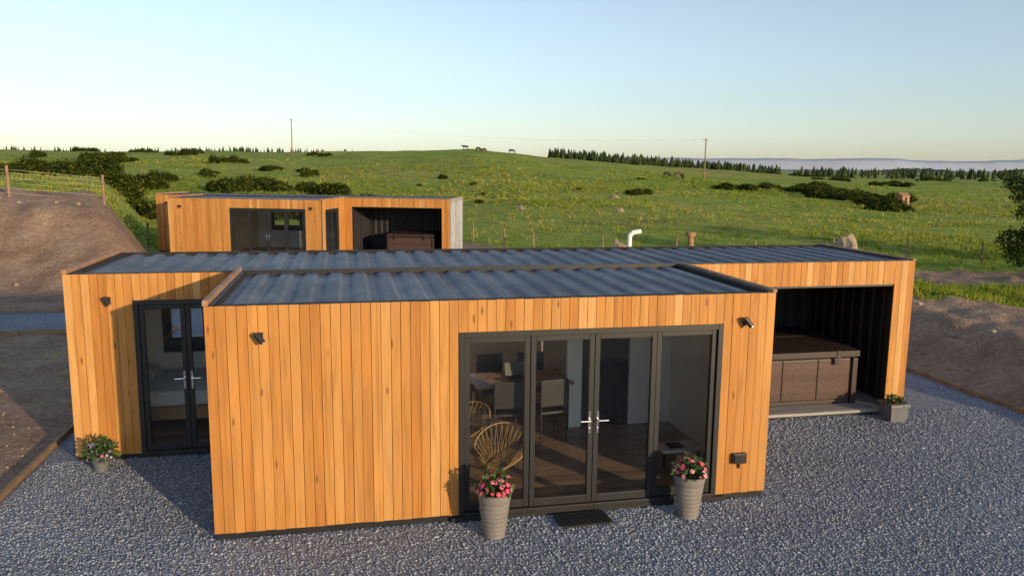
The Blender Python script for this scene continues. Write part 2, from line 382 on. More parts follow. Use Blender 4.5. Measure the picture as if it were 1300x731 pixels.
# ------------------------------------------------------------------ hot tubs
def tub(loc,rz=0):
    r=empty('hot_tub',loc,rz); m=MB(); m.box(-1.0,1.0,-.95,.95,.06,.80); m.make('cabinet_panels',M['tub'],r,bevel=.03)
    m=MB()
    for sx in (-1,1):
        for sy in (-1,1): m.box(sx*1.0-.05+sx*.008,sx*1.0+.05+sx*.008-0*sx,sy*.95-.05,sy*.95+.05,.0,.805)
    for k in (-.33,.33): m.box(k-.012,k+.012,-.962,-.94,.08,.79)
    m.box(-1.0,1.0,-.96,.96,0,.07); m.make('corner_posts',M['tubcap'],r,bevel=.015)
    m=MB(); m.box(-1.04,1.04,-.99,.99,.81,.865); m.make('acrylic_rim',M['steel'],r,bevel=.02)
    m=MB()
    for s in (-1,1):
        y0,y1=(-1.03,-.006) if s<0 else (.006,1.03)
        n=len(m.v); m.box(-1.06,1.06,y0,y1,.868,1.0)
        for i in range(n+4,n+8):
            v=m.v[i]; m.v[i]=(v[0],v[1],.94 if abs(v[1])>.5 else .99)
        m.box(-1.062,1.062,y0 if s<0 else y1-.008,y0+.008 if s<0 else y1,.84,.87)
    m.box(-.7,-.62,-1.04,-1.03,.70,.95); m.box(.62,.7,-1.04,-1.03,.70,.95)
    m.make('insulated_cover',M['tubcap'],r,bevel=.02)
tub((8.95,4.05,.10))
c,s=math.cos(-.3388),math.sin(-.3388)
def c2(x,y,z=0): return (-5.72+x*c-y*s,26.10+x*s+y*c,.055+z)
tub(c2(9.4,4.1,.10),-.3388)
# ------------------------------------------------------------------ furniture
def dining_table(loc,rz=0):
    r=empty('dining_table',loc,rz); m=MB(); m.box(-.75,.75,-.42,.42,.72,.76); m.make('table_top',M['tabletop'],r,bevel=.006)
    m=MB()
    for x in(-.68,.64):
        for y in (-.38,.34): m.box(x,x+.04,y,y+.04,0,.719)
    m.box(-.68,.68,-.36,-.33,.62,.70); m.box(-.68,.68,.33,.36,.62,.70); m.make('table_legs',M['blackpl'],r)
    m=MB(); m.box(-.2,.12,-.12,.1,.762,.778); m.obox((-.04,.15,.87),(.32,.012,.2),Matrix.Rotation(-.3,3,'X')); m.make('laptop',M['blackpl'],r)
def chair(loc,rz):
    r=empty('dining_chair',loc,rz); m=MB(); m.box(-.22,.22,-.22,.22,.43,.47); m.make('seat',M['blackpl'],r,bevel=.01)
    m=MB(); m.box(-.22,.22,.20,.235,.55,.95); m.make('backrest',M['blackpl'],r,bevel=.012)
    m=MB()
    for x in(-.2,.2):
        m.cyl((x,.2,.9),(x,.22,0),.013); m.cyl((x,-.2,.43),(x,-.22,0),.013)
    m.make('legs',M['blackpl'],r)
def wirechair(loc,rz):
    r=empty('rattan_chair',loc,rz); m=MB(); n=30; ring=[]
    for i in range(n):
        t=2*math.pi*i/n; up=math.sin(t)
        ring.append(Vector((.36*math.cos(t)*(1+.1*up),.10+.34*up,.46+.20*up)))
    c0=[Vector((.07*math.cos(2*math.pi*i/n),.0+.06*math.sin(2*math.pi*i/n),.14)) for i in range(n)]
    for i in range(n):
        j=(i+1)%n; m.cyl(ring[i],ring[j],.010,None,6); m.cyl(c0[i],c0[j],.007,None,5)
        j4=(i+3)%n; m.cyl(ring[i],c0[j4],.0035,None,4); m.cyl(ring[j4],c0[i],.0035,None,4)
    m.make('woven_bucket',M['rattan'],r)
    m=MB()
    for x,y in((-.28,-.25),(.28,-.25),(-.25,.3),(.25,.3)): m.cyl((x*.2,y*.2,.15),(x,y,0),.009,None,8)
    m.make('legs',M['blackpl'],r)
dining_table((4.05,2.95,.093),.05)
chair((3.75,3.6,.093),.1); chair((4.4,3.6,.093),-.1); chair((3.7,2.3,.093),math.pi); chair((4.35,2.32,.093),math.pi+.15)
wirechair((3.30,.80,.093),-.6); wirechair((2.95,1.85,.093),-.9)
r=empty('coffee_table',(5.85,1.05,.093)); m=MB(); m.box(-.28,.28,-.18,.18,.2,.24); m.make('top',M['fabric'],r,bevel=.01); m=MB()
for x in(-.26,.23):
    for y in(-.16,.13): m.box(x,x+.03,y,y+.03,0,.199)
m.box(-.15,.05,-.1,.05,.242,.27); m.make('legs_and_book',M['blackpl'],r)
r=empty('bed',(-1.05,4.55,.093)); m=MB(); m.box(-1.0,.9,-.7,.72,.1,.3); m.make('base',M['tabletop'],r); m=MB(); m.box(-1.0,.92,-.72,.72,.305,.55); m.make('mattress',M['fabric'],r,bevel=.06)
m=MB(); m.box(-.95,-.55,-.6,-.02,.555,.68); m.box(-.95,-.55,.04,.6,.555,.68); m.make('pillows',M['fabric'],r,bevel=.05)
# ------------------------------------------------------------------ pots and flowers
def flowers(root,R,z0,Hh,cols,n=70,leaves=160,fs=.032):
    m=MB()
    def disk(p,nrm,r,c,k=7):
        a=nrm.orthogonal().normalized(); b=nrm.cross(a); ph=random.random()*6
        pts=[]
        for i in range(2*k):
            t=ph+math.pi*i/k; rr=r*(1 if i%2==0 else .72); pts.append(p+(a*math.cos(t)+b*math.sin(t))*rr)
        m.poly(pts,.5,c); m.poly([p+nrm*.004+(a*math.cos(t)+b*math.sin(t))*r*.28 for t in (0,1.25,2.5,3.77,5.0)],.5,(.5,.33,.03))
    for i in range(leaves):
        t=random.random()*2*math.pi; ph=math.acos(random.uniform(-.1,1)); q=random.uniform(.35,1.0)
        nrm=Vector((math.sin(ph)*math.cos(t),math.sin(ph)*math.sin(t),math.cos(ph)))
        p=Vector((nrm.x*R*q,nrm.y*R*q,z0+nrm.z*Hh*q)); a=(nrm+Vector((random.uniform(-.8,.8),random.uniform(-.8,.8),random.uniform(-.5,.8)))).normalized()
        b=a.orthogonal().normalized(); b.rotate(Matrix.Rotation(random.random()*6,3,a)); l=random.uniform(.04,.08); w=l*.28
        g=random.uniform(.5,1.3); m.poly([p,p+a*l*.5+b*w,p+a*l,p+a*l*.5-b*w],.5,(.05*g,.11*g,.025*g))
    for i in range(n):
        t=random.random()*2*math.pi; ph=math.acos(random.uniform(0,1))
        nrm=Vector((math.sin(ph)*math.cos(t),math.sin(ph)*math.sin(t),math.cos(ph))); q=random.uniform(.85,1.1)
        p=Vector((nrm.x*R*q,nrm.y*R*q,z0+nrm.z*Hh*q)); nn=(nrm+Vector((0,-.3,.4))+Vector([random.uniform(-.3,.3) for _ in range(3)])).normalized()
        disk(p,nn,fs*random.uniform(.75,1.15),random.choice(cols))
    m.make('flowers',M['flower'],root)
PINK=[(.62,.06,.17),(.66,.10,.24),(.55,.04,.12),(.75,.22,.34),(.75,.48,.08),(.45,.02,.07)]
def tallpot(loc,yel=True,sc=1):
    r=empty('flower_pot',loc); m=MB(); prof=[(.0,.0),(.115,.0)]
    hh=.52
    for i in range(41):
        z=hh*i/40; rr=.118+(.185-.118)*(i/40)**.9+ (.003*math.sin(i*1.57) if i<34 else .006); prof.append((rr,z))
    prof+=[(.192,.521),(.172,.522),(.165,.47),(0,.47)]
    m.lathe(prof,seg=40); m.make('ribbed_pot',M['pot'],r,smooth=True)
    m=MB(); m.lathe([(0,.485),(.165,.48)],seg=24); m.make('soil',M['soil'],r)
    flowers(r,.19,.53,.22,PINK if yel else PINK[:4]+[(.8,.35,.45)],60,420,.03); r.scale=(sc,sc,sc)
tallpot((3.03,-.43,.0)); tallpot((5.38,-.36,.0),False)
r=empty('flower_pot',(-1.80,2.38,0)); m=MB(); m.lathe([(0,0),(.085,0),(.12,.2),(.13,.2),(.13,.215),(.11,.215),(.105,.18),(0,.18)],seg=28); m.make('small_pot',M['zinc'],r,smooth=True)
flowers(r,.21,.2,.24,[(.45,.4,.55),(.2,.10,.36),(.5,.08,.25),(.10,.08,.30)],30,420,.022)
r=empty('square_planter',(10.27,2.42,0)); m=MB(); n=0
m.box(-.17,.17,-.17,.17,0,.29)
for i in range(4): v=m.v[i]; m.v[i]=(v[0]*.82,v[1]*.82,v[2])
m.box(-.182,.182,-.182,.182,.255,.30); m.make('planter_body',M['zinc'],r,bevel=.006); flowers(r,.17,.28,.11,[(.6,.05,.05),(.6,.15,.10),(.5,.03,.10)],26,220,.025)
# doormat
m=MB(); mat_root=empty('doormat',(4.12,-.27,.02),.03); m.box(-.31,.31,-.17,.17,0,.012)
for i in range(16): m.box(-.30+i*.038,-.285+i*.038,-.16,.16,.013,.024)
m.make('rubber_bars',M['rubber'],mat_root)
# ------------------------------------------------------------------ terrain
def vn(x,y,seed):
    xi=np.floor(x).astype(np.int64); yi=np.floor(y).astype(np.int64); fx=x-xi; fy=y-yi
    def h(a,b):
        k=(a*374761393+b*668265263+seed*974634777)&0xffffffff
        k=((k^(k>>13))*1274126177)&0xffffffff
        return ((k^(k>>16))&0xffff)/65535.0
    sx=fx*fx*(3-2*fx); sy=fy*fy*(3-2*fy)
    return (h(xi,yi)*(1-sx)+h(xi+1,yi)*sx)*(1-sy)+(h(xi,yi+1)*(1-sx)+h(xi+1,yi+1)*sx)*sy
def fbm(x,y,sc,oc,seed):
    t=0;a=1;w=0
    for i in range(oc): t=t+a*(vn(x/sc,y/sc,seed+i)-.5); w+=a; a*=.5; sc*=.5
    return t/w*2
def S(t): t=np.clip(t,0,1); return t*t*(3-2*t)
CX,CY=1.492,-8.573; FX,FY=.2057,.9786
def uv(x,y): dx=x-CX;dy=y-CY; return dx*FY-dy*FX, dx*FX+dy*FY
def xy(s,v): u=s*v; return CX+u*FY+v*FX, CY-u*FX+v*FY
def base(x,y):
    u,v=uv(x,y); vs=np.maximum(v,5); s=u/vs
    C=np.interp(s,[-1.5,-.65,-.45,-.25,-.15,-.05,.0,.05,.15,.25,.35,.5,.65,1.5],[6.5,6.9,7.0,7.0,7.3,8.0,7.6,6.4,4.9,3.3,1.9,.6,-.3,-1])
    v0=np.interp(s,[-.1,.12],[45,31]); t=np.clip((v-v0)/(200-v0),0,1); g=.5*S(t)+.5*t*t**.1
    t2=S((v-205)/420); b=C*g*(1-t2)-6*t2
    return u,v,s,v0,b
def gmask(x,y):
    d=np.maximum(np.maximum(-2.85-x,x-12.85),y-15.0)
    dp=np.maximum(np.maximum(x+2.0,-60-x),np.maximum(11.9-y,y-14.9))
    return np.minimum(d,dp)
def hgt(x,y):
    x=np.asarray(x,dtype=float); y=np.asarray(y,dtype=float)
    u,v,s,v0,b=base(x,y)
    lk=S((v-v0)/25)
    b=b+lk*(.62*fbm(x,y,26,4,3)+.30*fbm(x,y,8,4,9))+.9*S((v-70)/80)*fbm(x,y,60,3,17)
    bm=S((-s-.452)/.085); bk=(2.75+.012*np.clip(v-33,0,200))*S((v-24.5+1.2*fbm(x,y,4,3,5))/7.5)*bm
    bk=bk+bm*S((v-24)/5)*(1-S((v-40)/12))*.45*fbm(x,y,2.6,4,21)
    b=np.maximum(b,bk)
    rb=.75*S((x-13.0)/1.8)*(1-.6*S((x-16.5)/4))*(1-S((y-11)/6))
    b=b+rb+S((x-13)/1)*(1-S((v-34)/8))*.30*np.abs(fbm(x,y,1.6,4,31))
    q=S(gmask(x,y)/.7); near=(1-S((v-28)/12))
    amp=np.where(x<0,.035,.10)
    b=b+near*q*(amp*.5+amp*fbm(x,y,1.5,4,41))
    pad=1-S((gmask(x,y))/.3)
    b=b*(1-pad*near)
    return b-.035
nA,nR=620,640
th=np.concatenate([np.linspace(-50,50,470),np.linspace(50.6,309.4,150)])*math.pi/180; th=th[:620]
rr=.4*(9000/.4)**(np.linspace(0,1,nR))
T,Rr=np.meshgrid(th,rr); yaw=.2072
X=CX+Rr*np.sin(T+yaw); Y=CY+Rr*np.cos(T+yaw)
Z=hgt(X,Y)
V=np.stack([X,Y,Z],-1).reshape(-1,3)
i,j=np.meshgrid(np.arange(nR-1),np.arange(nA),indexing='ij'); j2=(j+1)%nA
F=np.stack([i*nA+j,i*nA+j2,(i+1)*nA+j2,(i+1)*nA+j],-1).reshape(-1,4)[:, ::-1]
def grassw(x,y):
    u,v,s,v0,b=base(x,y)
    g=S((v-(v0-2))/4)
    g=np.where(s<-.44,S((v-33.5)/3),g)
    g=np.where((s>.12),S((v-30)/3),g)
    g=np.maximum(g,.36*S((-2.9-x)/.5)*(1-S((y-11)/2))) 
    g=np.maximum(g,.75*S((x-15.2)/1.2)*S((y-7.5)/2)*(1-S((v-25)/3)))
    g=np.maximum(g,S((-v+2)/6)*.9)
    return g
gw=grassw(X,Y); _,vv=uv(X,Y); haze=S((np.hypot(X,Y)-250)/3500)**.6  # last value: weight of the painted haze tint, rising far out
zone=np.stack([gw,haze,gw*0],-1).reshape(-1,3)
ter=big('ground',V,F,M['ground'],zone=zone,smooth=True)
# gravel sheets
gm=MB(); gm.poly([(-2.7,-16,0),(12.7,-16,0),(12.7,14.8,0),(-2.7,14.8,0)]); gm.poly([(-45,12,0.0),(-2.7,12,0.0),(-2.7,14.8,0.0),(-45,14.8,0.0)])
gm.make('gravel_yard',M['gravel'])
N=120000
px=rng.uniform(-2.65,12.65,N); py=-7.2+10.0*rng.random(N)**.85
keep=~((px>-.01)&(px<W+.01)&(py>-.0)); px,py=px[keep],py[keep]; N=len(px)
sz=rng.uniform(.008,.017,N)*(1+.5*(rng.random(N)>.93)); an=rng.uniform(0,6.28,N); zz=rng.uniform(.0,.005,N)
oc=np.array([(1,0,0),(0,1,0),(-1,0,0),(0,-1,0),(0,0,.75),(0,0,-.4)]); P=oc[None]*sz[:,None,None]; P=P*rng.uniform(.65,1.25,(N,6,1))
P[:,:,0]*=1.25; tl=rng.uniform(-.5,.5,N)
x1=P[:,:,0]*np.cos(an)[:,None]-P[:,:,1]*np.sin(an)[:,None]; y1=P[:,:,0]*np.sin(an)[:,None]+P[:,:,1]*np.cos(an)[:,None]; z1=P[:,:,2]+x1*tl[:,None]
P=np.stack([x1+px[:,None],y1+py[:,None],z1+zz[:,None]],-1).reshape(-1,3)
of=np.array([(0,1,4),(1,2,4),(2,3,4),(3,0,4),(1,0,5),(2,1,5),(3,2,5),(0,3,5)])
Fs=(of[None]+6*np.arange(N)[:,None,None]).reshape(-1,3)
big('gravel_stones',P,Fs,M['stone'],rnd=np.repeat(rng.random(N),8))
# timber edging
e=MB()
def edging(x0,y0,x1,y1):
    L=math.hypot(x1-x0,y1-y0); n=max(1,round(L/3.6)); rz=math.atan2(y1-y0,x1-x0)
    for k in range(n):
        t=(k+.5)/n; e.obox((x0+(x1-x0)*t,y0+(y1-y0)*t,.01+random.uniform(-.012,.012)),(L/n-.01,.05,.13),Matrix.Rotation(rz+random.uniform(-.004,.004),3,'Z'))
edging(-2.73,-16,-2.73,11.97); edging(12.73,-16,12.73,14.8); edging(-45,11.97,-2.76,11.97); edging(-45,14.83,-2.7,14.83); e.make('timber_edging',M['timber'])
# scattered rubble on soil
def rocks(name,pts,mat):
    VV=[];FF=[];k=0
    for (x,y,z,r) in pts:
        d=oc*r*np.random.default_rng(k).uniform(.7,1.2,(6,1)); a=k*1.3
        d=np.stack([d[:,0]*math.cos(a)-d[:,1]*math.sin(a),d[:,0]*math.sin(a)+d[:,1]*math.cos(a),d[:,2]],-1)+np.array([x,y,z]); VV.append(d); FF.append(of+6*k); k+=1
    big(name,np.vstack(VV),np.vstack(FF),mat)
pts=[]
for k in range(2200):
    if k%2: x,y=random.uniform(13,22),random.uniform(-2,16)
    else: s_=random.uniform(-.75,-.47); v_=random.uniform(10,32); x,y=xy(s_,v_)
    if gmask(x,y)<.1: continue
    pts.append((x,y,float(hgt(x,y)),random.uniform(.012,.04)*(1+3.0*(random.random()>.975))))
rocks('soil_rubble',pts,M['rock'])
# ------------------------------------------------------------------ grass tufts
n=30000
s_=rng.uniform(-.85,.85,n); v_=26*(150/26)**(rng.random(n)**.9); gx,gy=xy(s_,v_)
k=(grassw(gx,gy)>.6)&((fbm(gx,gy,11,3,55)>.10)|(rng.random(n)<.22))
lx=(gx+5.72)*c+(gy-26.1)*s; ly=-(gx+5.72)*s+(gy-26.1)*c; k&=~((lx>-3.5)&(lx<12.5)&(ly>-2)&(ly<7))
gx,gy,v_=gx[k],gy[k],v_[k]
m2=1600; wx=rng.uniform(15,24,m2); wy=rng.uniform(6.5,13.5,m2); kk=(grassw(wx,wy)>.5); gx=np.concatenate([gx,wx[kk]]); gy=np.concatenate([gy,wy[kk]]); v_=np.concatenate([v_,np.full(kk.sum(),22.)])
n=len(gx); gz=hgt(gx,gy)
nb=7; hh=(rng.uniform(.05,.18,(n,nb)))*(1+v_/180)[:,None]*np.where(rng.random(n)>.88,1.7,1.0)[:,None]; a=rng.uniform(0,6.28,(n,nb)); sp=rng.uniform(0,.28,(n,nb)); w=.012+v_[:,None]*.0006
bx=gx[:,None]+np.cos(a)*sp; by=gy[:,None]+np.sin(a)*sp; a2=rng.uniform(0,6.28,(n,nb)); ln=rng.uniform(.0,.2,(n,nb))
v1=np.stack([bx-np.cos(a2)*w,by-np.sin(a2)*w,gz[:,None]-.03+0*bx],-1); v2=np.stack([bx+np.cos(a2)*w,by+np.sin(a2)*w,gz[:,None]-.03+0*bx],-1)
v3=np.stack([bx+np.cos(a)*ln,by+np.sin(a)*ln,gz[:,None]+hh],-1)
big('grass_tufts',np.stack([v1,v2,v3],2).reshape(-1,3),np.arange(n*nb*3).reshape(-1,3),M['tuft'],rnd=np.clip(np.repeat(rng.random(n)*.7+.5*fbm(gx,gy,14,2,77)+.05,nb)+rng.normal(0,.1,n*nb),0,1))
# ------------------------------------------------------------------ bushes
def foliage(name,lumps,n,ls,mat,seed):
    g=np.random.default_rng(seed); L=np.array(lumps); w=L[:,3]**2*L[:,4]**.5; pick=g.choice(len(L),n,p=w/w.sum())
    d=g.normal(size=(n,3)); d/=np.linalg.norm(d,axis=1)[:,None]; d[:,2]=np.abs(d[:,2])*np.where(g.random(n)<.2,-.5,1)
    q=g.uniform(.62,1.06,n)[:,None]; q=q*(1+.16*np.sin(d[:,0:1]*9+pick[:,None])*np.cos(d[:,1:2]*8))
    ctr=L[pick,:3]+d*q*np.stack([L[pick,3],L[pick,3],L[pick,4]],-1)
    nn=d+g.normal(0,.6,(n,3)); nn/=np.linalg.norm(nn,axis=1)[:,None]; t=np.cross(nn,g.normal(size=(n,3))); t/=np.linalg.norm(t,axis=1)[:,None]; b=np.cross(nn,t)
    l=ls*g.uniform(.5,1.3,n)[:,None]
    VV=np.stack([ctr-t*l,ctr+b*l*.45,ctr+t*l,ctr-b*l*.45],1).reshape(-1,3)
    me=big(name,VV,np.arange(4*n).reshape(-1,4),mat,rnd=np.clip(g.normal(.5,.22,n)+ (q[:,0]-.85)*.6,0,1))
    return me
bush_meshes=[]
for k in range(7):
    lum=[]
    for j_ in range(random.randint(6,11)):
        a=random.random()*6.28; d=random.uniform(.1,1.15); r_=random.uniform(.22,.6); lum.append((math.cos(a)*d*1.15,math.sin(a)*d*.8,random.uniform(.05,.35),r_,r_*random.uniform(.8,1.35)))
    o=foliage('tmp',lum,2800,.085,M['leaf'],k); m=MB()
    for q in lum: 
        m.lathe([(0,-.3*q[4]),(q[3]*.62,-.1),(q[3]*.66,.25*q[4]),(q[3]*.4,.55*q[4]),(0,.66*q[4])],(q[0],q[1],q[2]),9)
    core=m.make('tmpc',M['leaf'])
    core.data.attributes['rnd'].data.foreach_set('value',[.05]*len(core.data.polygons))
    bpy.ops.object.select_all(action='DESELECT'); o.select_set(True); core.select_set(True); bpy.context.view_layer.objects.active=o; bpy.ops.object.join()
    bush_meshes.append(o.data); bpy.data.objects.remove(o)
def pix(px,v): return xy((px-650)/998.6,v)
def bush(px,v,sc,zs=1):
    x,y=pix(px,v); o=bpy.data.objects.new('gorse_bush',random.choice(bush_meshes)); link(o); o.location=(x,y,float(hgt(x,y))-.12*sc); o.rotation_euler=(0,0,random.random()*6.28); o.scale=(sc*random.uniform(.8,1.5),sc,sc*zs*random.uniform(.7,1.05))
for px_,v_,sc in [(100,62,1.9),(118,66,2.2),(140,60,2.3),(160,64,2.1),(178,58,1.9),(205,56,1.9),(225,60,1.5),(50,70,2.1),(70,68,1.8),(85,64,1.8),(30,75,1.5),(168,84,2.2),(185,86,2.0),(275,84,2.0),(292,86,2.4),(310,84,2.5),(326,88,2.0),(375,60,1.4),(392,58,1.7),(410,56,2.2),(428,55,2.0),(445,58,1.5),(455,64,1.6),(425,82,2.2),(400,85,1.6),(565,100,.8),
   (240,160,1.7),(230,158,1.4),(130,140,2.0),(145,142,1.8),(60,150,1.9),(15,62,1.2),(805,82,1.1),(818,84,1.0),(812,86,.8),(915,105,1.7),(930,107,1.6),(940,110,1.4),(210,95,1.8),(222,97,1.5),(195,98,1.9),(340,120,1.5),(352,122,1.2)]:
    bush(px_,v_,sc)
for k in range(44):
    t=random.random(); bush(960+t*180+random.uniform(-8,8),125-45*t+random.uniform(-6,12),random.uniform(.7,1.7))
for cl in range(16):
    p0,v0_=random.uniform(990,1340),random.uniform(130,330)
    for k in range(random.randint(3,8)): bush(p0+random.uniform(-18,18),v0_+random.uniform(-9,9),random.uniform(.6,2.0))
for cl in range(9):
    p0,v0_=(random.uniform(-40,470),random.uniform(105,192))
    for k in range(random.randint(2,7)): bush(p0+random.uniform(-14,14),v0_+random.uniform(-6,6),random.uniform(.5,1.6))
for k in range(9): bush(random.uniform(480,900),random.uniform(60,170),random.uniform(.25,.6))
# tree at right edge
def tree(x,y,ht,R,seed):
    z=float(hgt(x,y)); r=empty('hawthorn_tree',(x,y,z)); g=random.Random(seed); m=MB(); pts=[]
    m.cyl((0,0,-.1),(.06,.03,ht*.35),.13,.09,10); lum=[]
    for k in range(14):
        a=g.random()*6.28; d=g.uniform(.15,.85)*R; zt=ht*g.uniform(.4,.92); st=(.06,.03,ht*g.uniform(.22,.35)); mid=(math.cos(a)*d*.5,math.sin(a)*d*.5,(st[2]+zt)/2+.1); en=(math.cos(a)*d,math.sin(a)*d,zt)
        m.cyl(st,mid,.055,.035,7); m.cyl(mid,en,.035,.012,7); lum.append((en[0],en[1],en[2]-.1,R*g.uniform(.22,.42),R*g.uniform(.25,.42)))
    for k in range(8):
        a=k+g.random(); lum.append((math.cos(a)*R*.6,math.sin(a)*R*.6,ht*g.uniform(.15,.5),R*.4,R*.38))
    m.make('trunk_and_limbs',M['bark'],r); f=foliage('leaf_crown',lum,15000,.07,M['tleaf'],seed); f.parent=r
x_,y_=pix(1332,30); tree(x_,y_,4.1,1.8,3)
x_,y_=pix(1420,34); tree(x_,y_,4.2,2.2,5)
# conifer rows
def conifers(name,lst):
    m=MB()
    for (x,y,h_) in lst:
        z=float(hgt(x,y)); w=h_*random.uniform(.22,.38); c0=random.random(); lean=random.uniform(-.05,.05)*h_
        for k in range(4):
            zb=z-.2+h_*(.02+.24*k); zt=min(z+h_,zb+h_*.45); rw=w*(1-.22*k); n_=7; ph=random.random()*6
            ring=[(x+rw*random.uniform(.6,1.15)*math.cos(ph+6.283*i_/n_),y+rw*random.uniform(.6,1.15)*math.sin(ph+6.283*i_/n_),zb+random.uniform(-.05,.08)*h_) for i_ in range(n_)]
            for i_ in range(n_): m.poly([ring[i_],ring[(i_+1)%n_],(x+lean*k/4,y,zt)],min(1,max(0,c0+random.uniform(-.2,.2))))
    m.make(name,M['conif'])
lst=[]
for k in range(620):
    t=random.random(); x,y=pix(695+t*290,226+random.uniform(-8,38)); lst.append((x,y,random.uniform(1.6,3.8)*(1-.15*t)))
conifers('distant_conifer_plantation',lst)
lst=[]
for k in range(230):
    p=random.choice([random.uniform(-60,150),random.uniform(170,330),random.uniform(300,450)]); x,y=pix(p,208+random.uniform(-5,15)); lst.append((x,y,random.uniform(.6,1.6)))
conifers('distant_conifer_hedge',lst)
lst=[]
for k in range(420):
    p=random.uniform(1000,1500); x,y=pix(p,random.choice([380,470,620,760])+random.uniform(-12,12)); lst.append((x,y,random.uniform(3,6)))
conifers('distant_hedgerow_trees',lst)
# distant hills & cloud bank
def ridge(name,p0,p1,v,zb,prof,mat,depth=300):
    VV=[];FF=[];n_=120
    for k in range(n_+1):
        t=k/n_; p=p0+(p1-p0)*t; x,y=pix(p,v); x2,y2=pix(p,v+depth); h_=prof(t)
        VV+=[(x,y,zb),(x*.7+x2*.3,y*.7+y2*.3,zb+h_*.8),(x*.4+x2*.6,y*.4+y2*.6,zb+h_),(x2,y2,zb)]
    for k in range(n_):
        for q in range(3): FF.append((4*k+q,4*k+4+q,4*k+5+q,4*k+1+q))
    big(name,VV,FF,mat,smooth=True)
def nz(t,f,sd): return float(fbm(np.array([t*f]),np.array([.5]),1,4,sd)[0])
ridge('distant_hill',1090,1225,1500,-8,lambda t:max(.1,(16+3*nz(t,20,3))*math.sin(math.pi*t)**.6),M['hill'])
ridge('distant_hill',1180,1700,2600,-8,lambda t:max(.1,(15+9*nz(t,9,8))*min(1,t*5)),M['hill'],600)
ridge('cloud_bank',640,1900,7600,-60,lambda t:60+105*min(1,t*9)**.7+28*nz(t,14,4)+10*nz(t,60,6),M['cloud'],900)
ridge('cloud_bank',-700,640,7900,-60,lambda t:60+70+20*nz(t,10,14),M['cloud'],900)
# ------------------------------------------------------------------ fences, poles
def fence(name,pl,gap,ph,wires,thick=.055):
    r=empty(name,(0,0,0)); P=MB();Wm=MB(); last=None
    for (a,b) in zip(pl[:-1],pl[1:]):
        L=math.hypot(b[0]-a[0],b[1]-a[1]); n_=max(1,round(L/gap))
        for k in range(n_+1):
            t=k/n_; x=a[0]+(b[0]-a[0])*t; y=a[1]+(b[1]-a[1])*t; z=float(hgt(x,y)); lx_=random.uniform(-.06,.06); ht=ph*random.uniform(.9,1.08)
            if k<n_ or b is pl[-1]: P.cyl((x,y,z-.2),(x+lx_,y,z+ht),thick,thick*.9,8)
            if last:
                for w_ in wires: Wm.cyl((last[0],last[1],last[2]+w_),(x,y,z+w_),.004,None,4,False)
            last=(x,y,z)
    P.make('posts',M['post'],r); Wm.make('wires',M['wire'],r)
fence('wire_fence',[pix(-60,30.5),pix(14,31.5),pix(133,33.5),pix(186,38)],3.6,1.15,[.15,.35,.55,.75,.95,1.08],.06)
fence('wire_fence',[pix(560,46),pix(600,43),pix(640,39),pix(677,37.5),pix(860,35),pix(1060,34),pix(1250,33.0),pix(1500,31)],3.4,1.0,[.2,.45,.7,.95],.045)
poles=[]
for (p,v,hp) in [(-160,215,8),(373,190,7.8),(890,150,7.6),(1900,150,8)]:
    x,y=pix(p,v); z=float(hgt(x,y)); r=empty('utility_pole',(x,y,z)); m=MB(); m.cyl((0,0,-.5),(.05,0,hp),.14,.10,10); m.make('pole_shaft',M['post'],r)
    m=MB(); m.box(-.45,.45,-.05,.05,hp-.4,hp-.3); 
    for q in(-.4,0,.4): m.cyl((q,0,hp-.3),(q,0,hp-.12),.04,.03,8)
    m.make('crossarm_and_insulators',M['post'],r); poles.append(Vector((x,y,z+hp-.2)))
m=MB()
for a,b in zip(poles[:-1],poles[1:]):
    for off in (-.5,.5):
        pr=None
        for k in range(25):
            t=k/24; p=a.lerp(b,t)+Vector((0,off,-3.0*4*t*(1-t)*.6)); 
            if pr: m.cyl(pr,p,.005,None,4,False)
            pr=p
m.make('power_line',M['wire'])
# ------------------------------------------------------------------ field shed
x,y=pix(1141,92); z=float(hgt(x,y)); r=empty('field_shed',(x,y,z),.3); m=MB(); m.box(-.65,.65,-.5,.5,0,1.0); m.make('walls',M['coping'],r)
m=MB(); m.v=[(-.75,-.6,.95),(.75,-.6,.95),(.75,.6,.95),(-.75,.6,.95),(-.75,0,1.35),(.75,0,1.35)]; m.f=[(0,1,5,4),(2,3,4,5),(0,4,3),(1,2,5),(3,2,1,0)]; m.r=[.5]*5; m.c=[(.5,.5,.5)]*5; m.make('gable_roof',M['rust'],r); m=MB(); m.box(-.2,.2,-.52,-.502,0,.8); m.make('doorway',M['blackpl'],r)
# boulders
def boulder(px_,v,R,squash,seed):
    import bmesh
    x,y=pix(px_,v); z=float(hgt(x,y)); bm=bmesh.new(); bmesh.ops.create_icosphere(bm,subdivisions=4,radius=R); g=random.Random(seed); off=g.random()*50
    from mathutils import noise as mn
    for vv in bm.verts:
        q=vv.co/R; d=1+.45*mn.noise(q*1.2+Vector((off,0,0)))+.16*mn.noise(q*3+Vector((off,0,0)))+.07*mn.noise(q*8); vv.co*=d; vv.co.z*=squash
        tp=max(0,vv.co.z/(R*squash)); vv.co.x*=1-.45*tp; vv.co.y*=1-.45*tp
    me=bpy.data.meshes.new('boulder'); bm.to_mesh(me); bm.free(); me.materials.append(M['rock']); o=link(bpy.data.objects.new('boulder',me)); o.location=(x,y,z+R*squash*.35)
boulder(1074,27,.90,1.42,1); boulder(1090,28,.6,1.2,2); boulder(788,27,.85,1.3,3); boulder(777,75,.5,.5,5); boulder(660,60,.4,.5,6); boulder(785,60,.35,.6,7)
